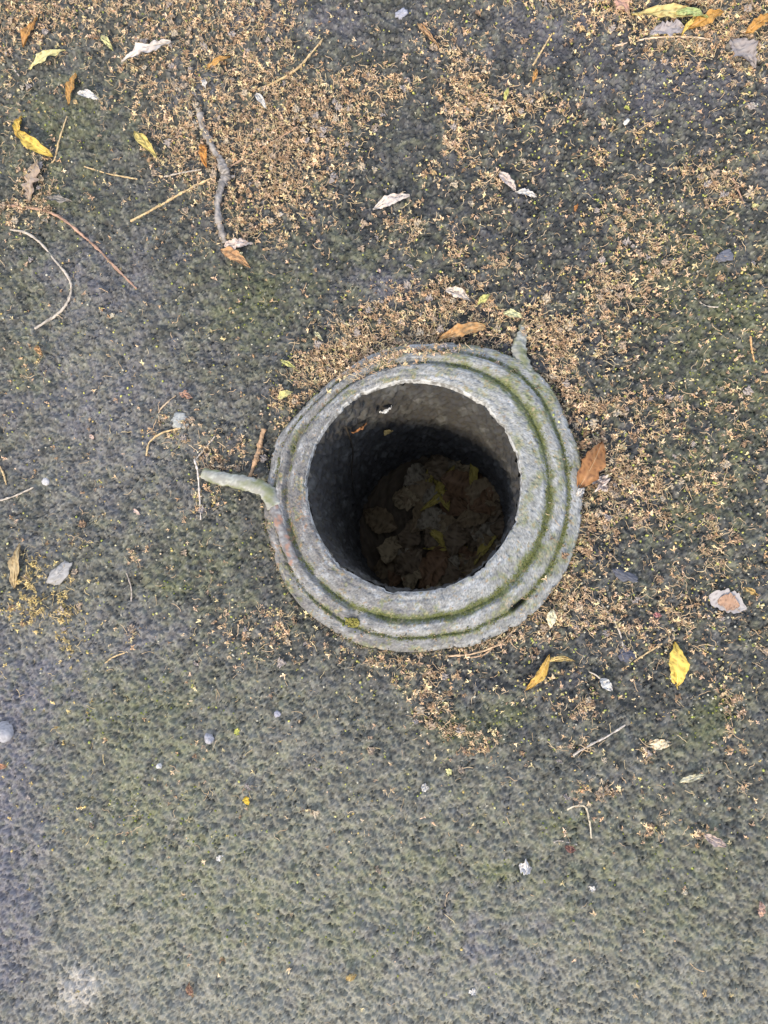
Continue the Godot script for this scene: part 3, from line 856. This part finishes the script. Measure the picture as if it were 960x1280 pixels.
		var fl := put("loose_petal", blade(rng.randf_range(0.008, 0.014), rng.randf_range(0.005, 0.009), 0.001, 0.3, c, c * 0.8, leaf_seed, 0.001, 0.0, 0.0, 0.22), leaf_mat, self)
		tag(fl, e[3], "petal", "tiny scraps scattered on the asphalt")
		fl.position = Vector3(p.x, ground_h(p.x, p.z) + 0.0022, p.z)
		fl.rotation = Vector3(rng.randf_range(-0.3, 0.3), rng.randf() * TAU, rng.randf_range(-0.3, 0.3))

# ------------------------------------------------------------------ twigs and stems
var twig_mat: StandardMaterial3D

func path(pts: Array, lift: float) -> Array:
	var out := []
	for q in pts:
		var p := P(q[0], q[1])
		var h := surface_h(p.x, p.z)
		if h < -1.0: h = 0.045
		var extra: float = q[2] if q.size() > 2 else 0.0
		out.append(P(q[0], q[1], maxf(h, -0.003) + lift + extra))
	return out

func stem(called: String, label: String, pts: Array, w0: float, w1: float, c: Color, category := "stem", parent: Node = null):
	if twig_mat == null: twig_mat = vmat(0.75, 0.3)
	leaf_seed += 1
	var o := leaf_seed * 0.37
	var st := start()
	var r0 := w0 * 0.5 * out_k
	var r1 := w1 * 0.5 * out_k
	var lift := maxf(r0 * 0.7, 0.0018)
	tube(st, path(pts, lift), pts.size() * 14, 10,
		func(u): return lerpf(r0, r1, u) * (1.0 + n_mid.get_noise_1d(u * 0.16 + o) * 0.35),
		func(u, v):
			var n := n_mid.get_noise_2d(u * 0.2 + o, v * 0.05) + n_fine.get_noise_2d(u * 0.1, v * 0.03 + o) * 0.7
			var k := 1.0 + n * 0.6
			return Color(c.r * k, c.g * k, c.b * k), 1.0, 0, 0.55)
	if parent:
		put(called, done(st), twig_mat, parent)
	else:
		var m := put(called, done(st), twig_mat, self)
		tag(m, label, category)

func make_twigs():
	var grey := Color(0.255, 0.235, 0.225)
	var pale := Color(0.42, 0.37, 0.32)
	var straw := Color(0.50, 0.37, 0.21)
	var red := Color(0.36, 0.23, 0.17)
	# the thick grey twig and its pieces
	var t := thing("grey_twig", "thick crooked grey twig lying in tan litter at upper left", "twig")
	stem("bark", "", [[250, 141], [254, 160], [263, 178], [272, 194], [281, 210, 0.003], [283, 219, 0.004], [276, 234, 0.003], [272, 252], [273, 272], [277, 288], [282, 304]], 9.0, 9.5, grey, "", t)
	stem("knot", "", [[275, 206, 0.001], [281, 214, 0.004], [283, 220, 0.004], [278, 230, 0.002]], 11.0, 13.0, grey, "", t)
	stem("side_shoot", "", [[281, 219, 0.003], [288, 221, 0.003], [294, 220, 0.001]], 7.0, 3.0, grey * 1.1, "", t)
	stem("broken_tip", "", [[250, 145], [249, 139], [248, 135]], 8.0, 6.0, Color(0.33, 0.29, 0.25), "", t)
	stem("long_stem", "long reddish bare stem curving from the left edge toward the middle left", [[-20, 258], [0, 257], [30, 259], [58, 264], [80, 275], [103, 294], [122, 311], [145, 335], [171, 361]], 4.2, 3.2, red)
	stem("curved_stem", "pale hook-shaped stem below the long reddish stem at left", [[12, 287], [32, 291], [52, 305], [70, 327], [85, 346], [89, 362], [82, 382], [66, 397], [43, 411]], 2.8, 3.8, pale)
	stem("straight_stem", "straight tan stem pointing to the thick grey twig from its left", [[163, 277], [200, 257], [235, 237], [270, 220]], 3.4, 3.0, straw)
	stem("straight_stem", "straight reddish stem on the litter right of the thick grey twig", [[288, 208], [320, 190], [345, 175], [372, 158]], 2.6, 2.6, Color(0.42, 0.28, 0.2))
	stem("straw", "long pale straw on litter left of top middle", [[322, 112], [345, 102], [370, 87], [388, 68], [404, 48]], 3.4, 2.4, straw)
	stem("straw", "thin straw lying level left of the thick grey twig near its middle", [[205, 221], [228, 216], [252, 212]], 2.8, 2.2, pale)
	stem("thin_stem", "thin dark-tipped stem right of the bright yellow folded leaf", [[58, 207], [68, 200], [74, 175], [84, 145]], 2.8, 2.0, straw)
	stem("thin_stem", "short grey stem left of the pale yellow leaf, top left", [[7, 65], [15, 82], [24, 95]], 3.2, 2.4, Color(0.38, 0.33, 0.3))
	stem("thin_stem", "thin tan stem on bare asphalt right of the bright yellow folded leaf", [[105, 208], [135, 217], [172, 224]], 2.2, 1.8, straw)
	stem("long_stem", "long pale arched stem under the leaves in the top right corner", [[768, 58], [800, 50], [830, 46], [860, 46], [888, 49]], 2.8, 2.0, Color(0.60, 0.47, 0.36))
	stem("thin_stem", "pale stem at the right edge in the top right corner", [[935, 42], [948, 54], [962, 66]], 2.8, 2.2, Color(0.58, 0.46, 0.34))
	stem("straw", "thin straw on dark asphalt right of top middle", [[666, 82], [678, 62], [690, 42]], 2.6, 2.0, straw)
	stem("thin_stem", "thin bent reddish stem near the right edge in the upper half", [[916, 222], [922, 236], [930, 256]], 2.2, 1.8, red)
	stem("thin_stem", "short tan stem at the right edge beside the middle of the upper half", [[938, 420], [940, 438], [943, 452]], 2.6, 1.8, Color(0.48, 0.3, 0.15))
	stem("thin_stem", "fine pale stem near the right edge level with the top of the collar", [[868, 372], [882, 382], [898, 384]], 1.8, 1.6, pale)
	stem("brown_stick", "brown flat stick leaning on the left edge of the collar above the ear", [[330, 536, 0.004], [324, 560, 0.006], [318, 580, 0.006], [310, 601, 0.003]], 6.5, 4.5, Color(0.40, 0.26, 0.16), "twig")
	stem("white_root", "thin white root hanging past the end of the left ear", [[243, 574, 0.008], [247, 590, 0.010], [249, 615, 0.003], [251, 650]], 2.8, 1.8, Color(0.56, 0.5, 0.46), "root")
	stem("white_root", "short pale root above the end of the left ear", [[245, 574, 0.004], [255, 562, 0.003], [269, 545, 0.002]], 2.2, 1.8, pale, "root")
	stem("curled_root", "curled pale root around the pale stone left of the collar", [[183, 570], [187, 553], [203, 541], [226, 535]], 2.4, 2.2, straw, "root")
	stem("curled_root", "fine root looping up left of the pale stone", [[200, 532], [199, 515], [208, 504], [220, 494]], 2.0, 1.8, Color(0.42, 0.33, 0.24), "root")
	stem("pale_straw", "pale grey straw reaching in from the left edge beside the small round pebble", [[-8, 628], [18, 620], [42, 609]], 2.6, 2.0, pale, "stem")
	stem("pale_straw", "short tilted pale straw above the pale grey one at the left edge", [[-2, 580], [4, 592], [8, 606]], 3.0, 2.0, straw, "stem")
	stem("edge_root", "long thin root along the lower right edge of the collar", [[560, 820], [592, 817], [622, 806], [640, 790], [662, 772]], 2.6, 2.0, Color(0.46, 0.33, 0.22), "root")
	stem("edge_root", "thin root below the right bottom of the collar, forked toward the litter", [[588, 822], [605, 818], [620, 806]], 2.0, 1.8, Color(0.40, 0.28, 0.19), "root")
	stem("thin_stem", "pale thin stem in litter right of the cream petal", [[748, 748], [758, 764], [770, 776]], 2.2, 1.8, pale)
	stem("thin_stem", "thin grey stem beside the curved orange-yellow leaf's litter", [[768, 775], [775, 792], [780, 812]], 2.2, 1.8, Color(0.44, 0.39, 0.34))
	stem("thin_stem", "thin tan stem slanting left of the clear yellow leaf", [[778, 838], [800, 822], [828, 804]], 2.4, 2.0, straw)
	stem("forked_stem", "thin grey forked stem on asphalt below the collar's right side", [[716, 944], [740, 930], [758, 921], [782, 906]], 2.8, 1.8, Color(0.46, 0.41, 0.37))
	stem("bent_stem", "fine pale bent stem at lower right below the forked one", [[709, 1012], [718, 1008], [731, 1008], [736, 1022], [738, 1034], [739, 1048]], 2.2, 2.0, Color(0.54, 0.47, 0.36))
	stem("thin_stem", "fine pale stem left of the red petal scrap at lower right", [[692, 1053], [700, 1051], [722, 1056]], 2.0, 1.6, pale)
	stem("thin_stem", "fine dark stem on the asphalt left of the collar's lower edge", [[158, 716], [164, 735], [164, 752]], 2.0, 1.6, Color(0.36, 0.31, 0.27))
	stem("thin_stem", "fine tan stem low on the left, under the litter heap", [[128, 833], [140, 822], [156, 816]], 2.0, 1.8, straw)

# ------------------------------------------------------------------ stones
func stone(called: String, label: String, px: float, py: float, rx: float, rz: float, tall: float, c: Color, turn := 0.0, rough := 0.2, category := "pebble"):
	leaf_seed += 1
	var o := leaf_seed * 0.77
	var st := start()
	var sx := rx * out_k
	var sz := rz * out_k
	var sy := tall * out_k
	var pos := func(u: float, v: float) -> Vector3:
		var a := -u * TAU
		var b := (v - 0.5) * PI
		var d := Vector3(cos(a) * cos(b), -sin(b), sin(a) * cos(b))
		var k := 1.0 + rough * 2.0 * n_patch.get_noise_3d(d.x * 0.05 + o, d.y * 0.05, d.z * 0.05) + rough * 0.3 * n_mid.get_noise_3d(d.x * 0.05 + o, d.y * 0.05, d.z * 0.05)
		return Vector3(d.x * sx, d.y * sy, d.z * sz) * k
	var col := func(u: float, v: float) -> Color:
		var a := -u * TAU
		var b := (v - 0.5) * PI
		var d := Vector3(cos(a) * cos(b), -sin(b), sin(a) * cos(b)) * 0.06
		var k := 1.0 + 0.5 * n_mid.get_noise_3d(d.x + o, d.y, d.z) + 0.3 * n_fine.get_noise_3d(d.x, d.y + o, d.z)
		return Color(c.r * k, c.g * k, c.b * k)
	grid(st, 28, 16, pos, col)
	var m := put(called, done(st), vmat(0.7, 0.35), self)
	tag(m, label, category)
	var p := P(px, py)
	m.position = Vector3(p.x, ground_h(p.x, p.z) + sy * 0.55, p.z)
	m.rotation.y = turn

func make_stones():
	stone("pebble", "round smooth light grey pebble at the left edge", 6, 914, 13, 13, 10, Color(0.30, 0.30, 0.33), 0.0, 0.12)
	stone("pebble", "small grey pebble below left of the collar on bare asphalt", 262, 923, 6, 7, 6, Color(0.30, 0.30, 0.34), 0.3, 0.15)
	stone("pebble", "small round whitish pebble left of the collar near the left edge", 58, 602, 5.5, 5.5, 4, Color(0.44, 0.43, 0.45), 0.2, 0.1)
	stone("stone_chip", "pale grey angular stone among roots left of the collar", 225, 526, 12, 10, 3.5, Color(0.30, 0.31, 0.31), 0.4, 0.35, "stone")
	stone("stone_chip", "flat grey stone chip in the yellow litter heap at left", 75, 717, 17, 9, 3, Color(0.30, 0.29, 0.29), 0.8, 0.4, "stone")
	stone("stone_chip", "bluish white stone chip near the top middle edge", 503, 19, 8, 6, 4, Color(0.30, 0.31, 0.38), 0.4, 0.4, "stone")
	stone("stone_chip", "dark blue-grey chip right of the collar, below the litter", 781, 720, 13, 6, 2.5, Color(0.085, 0.09, 0.115), -0.4, 0.5, "stone")
	stone("stone_chip", "blue-grey stone chip on the asphalt near the right edge in the upper half", 903, 323, 11, 7, 2.5, Color(0.12, 0.125, 0.155), 0.2, 0.4, "stone")
	stone("stone_chip", "dark blue chip between the thin stems left of the clear yellow leaf", 782, 817, 9, 8, 2.5, Color(0.075, 0.08, 0.11), 0.3, 0.5, "stone")
	stone("stone_chip", "white stone fleck on dark asphalt in the upper right", 783, 152, 5, 3, 2.5, Color(0.62, 0.62, 0.6), 0.7, 0.3, "stone")
	stone("pebble", "tiny pale pebble on asphalt below the litter under the collar's left", 347, 892, 4, 4, 3, Color(0.3, 0.3, 0.36), 0.7, 0.2)
	stone("pebble", "tiny white pebble low on the left side", 200, 957, 3.5, 3.5, 3, Color(0.46, 0.46, 0.47), 0.1, 0.2)

# ------------------------------------------------------------------ litter, moss specks
func crumb(kind: int) -> ArrayMesh:
	var r := RandomNumberGenerator.new()
	r.seed = 900 + kind
	var st := start()
	if kind < 4:                                        # shrivelled floret: narrow curled bracts in all directions
		var base := 0
		for k in 5:
			var a := k * 1.26 + r.randf_range(-0.5, 0.5)
			var len := r.randf_range(0.3, 0.62)
			var wid := r.randf_range(0.05, 0.13)
			var rise := r.randf_range(0.05, 0.55)
			var curl := r.randf_range(-0.9, 0.9)
			var tw := r.randf_range(-1.0, 1.0)
			var pos := func(u: float, v: float) -> Vector3:
				var ang := a + curl * u
				var d := Vector3(cos(ang), 0, sin(ang))
				var n := Vector3(-d.z, 0, d.x)
				var w := wid * (1.0 - 0.7 * u * u) * (v * 2.0 - 1.0)
				return d * (len * u) + n * (w * cos(tw * u * 2.0)) + Vector3(0, rise * sin(u * 2.6) + w * sin(tw * u * 2.0), 0)
			var shade := r.randf_range(0.8, 1.0)
			base = grid(st, 4, 1, pos, func(_u, _v): return Color(shade, shade, shade), base)
	elif kind < 7:                                      # clump of anthers: a lumpy grain
		var jit := PackedFloat32Array()
		for k in 40: jit.append(r.randf_range(0.6, 1.25))
		var pos := func(u: float, v: float) -> Vector3:
			var a := -u * TAU
			var b := (v - 0.5) * PI
			var j := jit[(int(u * 6.0 + 0.5) % 6) * 5 + int(v * 4.0 + 0.5)] if v > 0.01 and v < 0.99 else 1.0
			return Vector3(cos(a) * cos(b) * 0.5, -sin(b) * 0.35, sin(a) * cos(b) * 0.36) * j
		grid(st, 6, 4, pos, func(_u, _v): return Color.WHITE)
	else:                                               # fine dry filament
		var pts := []
		var p := Vector3(-0.5, 0, 0)
		var d := 0.0
		for k in 6:
			pts.append(p + Vector3(0, 0.10 * sin(k * 1.3 + kind), 0))
			d += r.randf_range(-0.85, 0.85)
			p += Vector3(cos(d), 0, sin(d)) * 0.2
		tube(st, pts, 9, 4, func(_u): return 0.022, func(_u, _v): return Color.WHITE)
	return done(st)

func scatter(called: String, label: String, kinds: Array, items: Array, mat: Material):
	var per := []
	for k in kinds: per.append([])
	for it in items: per[it[0]].append(it)
	for k in kinds.size():
		if per[k].is_empty(): continue
		var mm := MultiMesh.new()
		mm.transform_format = MultiMesh.TRANSFORM_3D
		mm.use_colors = true
		mm.mesh = kinds[k]
		mm.instance_count = per[k].size()
		for i in per[k].size():
			mm.set_instance_transform(i, per[k][i][1])
			mm.set_instance_color(i, per[k][i][2])
		var o := MultiMeshInstance3D.new()
		o.name = numbered(called)
		o.multimesh = mm
		o.material_override = mat
		add_child(o)
		tag(o, label, "litter", called.replace("_", " ") + " over the asphalt", "stuff")

func lie(p: Vector3, size: float, h: float, tilt: float) -> Transform3D:
	var b := Basis.from_euler(Vector3(rng.randf_range(-tilt, tilt), rng.randf() * TAU, rng.randf_range(-tilt, tilt)))
	return Transform3D(b.scaled(Vector3.ONE * size), Vector3(p.x, h, p.z))

func make_litter():
	var mat := vmat(0.85, 0.25)
	var kinds := []
	for k in 7: kinds.append(crumb(k))
	for k in 3: kinds.append(blade(1.0, [0.6, 0.8, 0.45][k], 0.12, 0.3, Color(0.95, 0.95, 0.95), Color(0.7, 0.68, 0.65), 61 + k, 0.10, 0.0, 0.0, 0.6))
	var hair := []
	for k in range(7, 11): hair.append(crumb(k))
	var crumbs := []
	var hairs := []
	var specks := []
	var tans := [Color(0.49, 0.365, 0.235), Color(0.58, 0.45, 0.30), Color(0.43, 0.29, 0.18), Color(0.51, 0.365, 0.26), Color(0.53, 0.45, 0.27), Color(0.31, 0.22, 0.155)]
	var tries := 0
	while tries < 360000:
		tries += 1
		var px := rng.randf_range(-170.0, 1130.0)
		var py := rng.randf_range(-170.0, 1440.0)
		var d := look(map_litter, px, py)
		var p := P(px, py)
		var n := n_mid.get_noise_2d(p.x + 11.0, p.z) * 2.6 + n_lump.get_noise_2d(p.x, p.z) * 0.9 + n_patch.get_noise_2d(p.x * 1.6, p.z * 1.6) * 0.7
		var base := 0.0
		if py < 880.0: base = 0.016 if px < 560.0 else 0.055
		elif py < 1060.0: base = 0.012
		else: base = 0.002
		var want := clampf((d - 0.44) * 1.4 + n * 1.0, 0.0, 1.0) if d > 0.06 else 0.0
		want = want * clampf(d * 2.0, 0.0, 1.0) + base
		if rng.randf() > want: continue
		var h := surface_h(p.x, p.z)
		if h < -1.0: continue
		if h > 0.014:
			p = P(px, py, h)
			h = surface_h(p.x, p.z)
			if h < -1.0: continue
		if Vector2(px - 516, py - 607).length() < 148.0: continue
		# clear of the collar's bare sides
		var on_rim := h > 0.014 and Vector2(p.x - out_c.x, p.z - out_c.z).length() < 215.0 * out_k
		if on_rim and (py > 478.0 or d < 0.30) and rng.randf() < 0.96: continue
		var pile := rng.randf() * clampf(d - 0.3, 0.0, 1.0) * 0.005
		if on_rim: pile *= 1.6
		var c: Color = tans[rng.randi() % 6]
		if px < 130.0 and py > 680.0: c = c.lerp(Color(0.56, 0.45, 0.17), 0.6)
		c = c * rng.randf_range(0.65, 1.75)
		var q := rng.randf()
		if q < 0.02:
			crumbs.append([7 + rng.randi() % 3, lie(p, rng.randf_range(0.007, 0.015), h + 0.002 + pile, 0.45), [Color(0.42, 0.34, 0.27), Color(0.36, 0.25, 0.17), Color(0.40, 0.36, 0.35), Color(0.52, 0.45, 0.36)][rng.randi() % 4]])
		elif q < 0.50:
			crumbs.append([rng.randi() % 4, lie(p, rng.randf_range(0.004, 0.0115), h + 0.0012 + pile, 0.9), c])
		elif q < 0.68:
			crumbs.append([4 + rng.randi() % 3, lie(p, rng.randf_range(0.0015, 0.0036), h + 0.001 + pile, 1.2), c])
		else:
			hairs.append([rng.randi() % 4, lie(p, rng.randf_range(0.007, 0.020), h + 0.002 + pile, 0.4), c.lerp(Color(0.55, 0.42, 0.27), 0.5)])
	# small yellow-green flower specks
	tries = 0
	while tries < 70000:
		tries += 1
		var px := rng.randf_range(-170.0, 1130.0)
		var py := rng.randf_range(-170.0, 1440.0)
		var p := P(px, py)
		var w := 0.05
		if py < 900.0 and px > 640.0: w = 0.34
		elif py < 860.0: w = 0.14
		elif py < 1020.0 and px > 420.0: w = 0.12
		elif py > 1050.0: w = 0.012
		w += clampf(look(map_litter, px, py), 0.0, 0.5) * 0.35
		w *= clampf(0.6 + n_patch.get_noise_2d(p.x * 2.0, p.z * 2.0) * 2.2, 0.0, 1.6)
		if rng.randf() > w: continue
		var h := surface_h(p.x, p.z)
		if h < -1.0: continue
		if h > 0.014 and rng.randf() < 0.96: continue
		var c: Color = [Color(0.52, 0.50, 0.16), Color(0.60, 0.56, 0.28), Color(0.38, 0.42, 0.12), Color(0.60, 0.46, 0.18), Color(0.50, 0.48, 0.40)][rng.randi() % 5]
		specks.append([rng.randi() % 7, lie(p, rng.randf_range(0.0024, 0.0056), h + 0.0014, 0.8), c * rng.randf_range(0.7, 1.1)])
	scatter("catkin_crumbs", "drifts of tan catkin crumbs strewn over the asphalt and the back of the collar", kinds, crumbs, mat)
	scatter("dry_filaments", "fine tan dry filaments tangled among the catkin crumbs on the asphalt", hair, hairs, mat)
	scatter("flower_specks", "tiny yellow-green flower specks dotted over the dark asphalt", kinds, specks, mat)
	# low moss tufts in the green spots, in the channels and in the gap of the collar
	var tufts := []
	tries = 0
	while tries < 60000:
		tries += 1
		var px := rng.randf_range(-100.0, 1060.0)
		var py := rng.randf_range(-100.0, 1380.0)
		var g := look(map_green, px, py)
		var p := P(px, py)
		var w := clampf((g - 0.5) * 0.9 + n_mid.get_noise_2d(p.x, p.z + 6.0) * 0.5, 0.0, 0.5)
		if Vector2(px - 440, py - 778).length() < 9.0: w = 1.0
		if rng.randf() > w: continue
		var h := surface_h(p.x, p.z)
		if h < -1.0 or (h > 0.014 and w < 0.9): continue
		var c := Color(0.13, 0.16, 0.035).lerp(Color(0.21, 0.22, 0.06), rng.randf())
		tufts.append([4 + rng.randi() % 3, lie(p, rng.randf_range(0.002, 0.005), h + 0.0005, 1.0), c])
	for k in 160:
		var q := Vector2.from_angle(rng.randf() * TAU) * sqrt(rng.randf())
		var p := P(440 + q.x * 9.0, 778 + q.y * 6.0, 0.03)
		tufts.append([4 + rng.randi() % 3, lie(p, rng.randf_range(0.002, 0.0045), maxf(surface_h(p.x, p.z), 0.02) + 0.001, 1.0), Color(0.14, 0.15, 0.04).lerp(Color(0.3, 0.26, 0.08), rng.randf())])
	var grit := []
	for k in 5200:
		var a := rng.randf() * TAU
		var far := clampf(-sin(a), 0.0, 1.0)
		var s := 1.0 + rng.randf_range(-0.02, 0.10 + 0.08 * far) * rng.randf() if k % 6 > 0 else rng.randf_range(0.70, 0.84)
		var e := rim_point(minf(s, 1.0), a)
		var p := e + Vector3(cos(a), 0, sin(a)) * maxf(0.0, s - 1.0) * 0.09
		if n_mid.get_noise_2d(p.x * 0.8, p.z * 0.8) + rng.randf_range(-0.2, 0.3) + far * 0.2 < 0.0: continue
		if s < 1.0 and n_mid.get_noise_2d(p.x + 3.0, p.z) < 0.12: continue
		var c: Color = [Color(0.10, 0.09, 0.075), Color(0.16, 0.13, 0.10), Color(0.22, 0.18, 0.13), Color(0.32, 0.25, 0.17), Color(0.13, 0.14, 0.06)][rng.randi() % 5]
		grit.append([4 + rng.randi() % 3, lie(p, rng.randf_range(0.0018, 0.0045), (maxf(ground_h(p.x, p.z), 0.0) if s > 1.0 else e.y) + rng.randf() * 0.004, 1.2), c])
	for k in 30000:
		var a := rng.randf() * TAU
		var ch := rng.randf() < 0.62
		var s := (0.448 if ch else 0.765) + rng.randfn(0.0, 0.034 if ch else 0.022)
		var e := rim_point(s, a)
		var side := 0.30 + 0.5 * maxf(0.0, cos(a - 0.1)) + 0.35 * maxf(0.0, sin(a))
		if rng.randf() > clampf(side + n_mid.get_noise_2d(e.x, e.z) * 0.9 + n_patch.get_noise_2d(e.x * 1.4, e.z * 1.4) * 0.8 - 0.42, 0.0, 0.7): continue
		tufts.append([4 + rng.randi() % 3, lie(e, rng.randf_range(0.0009, 0.0024), e.y + 0.0001, 1.2), Color(0.085, 0.105, 0.033).lerp(Color(0.17, 0.18, 0.07), rng.randf())])
	scatter("edge_grit", "dark grit and crumbs packed against the collar's outer edge", kinds, grit, mat)
	scatter("moss_tufts", "tiny cushions of green moss on the asphalt and in the collar's channels", kinds, tufts, mat)
	print("crumbs ", crumbs.size(), " hairs ", hairs.size(), " specks ", specks.size(), " tufts ", tufts.size())
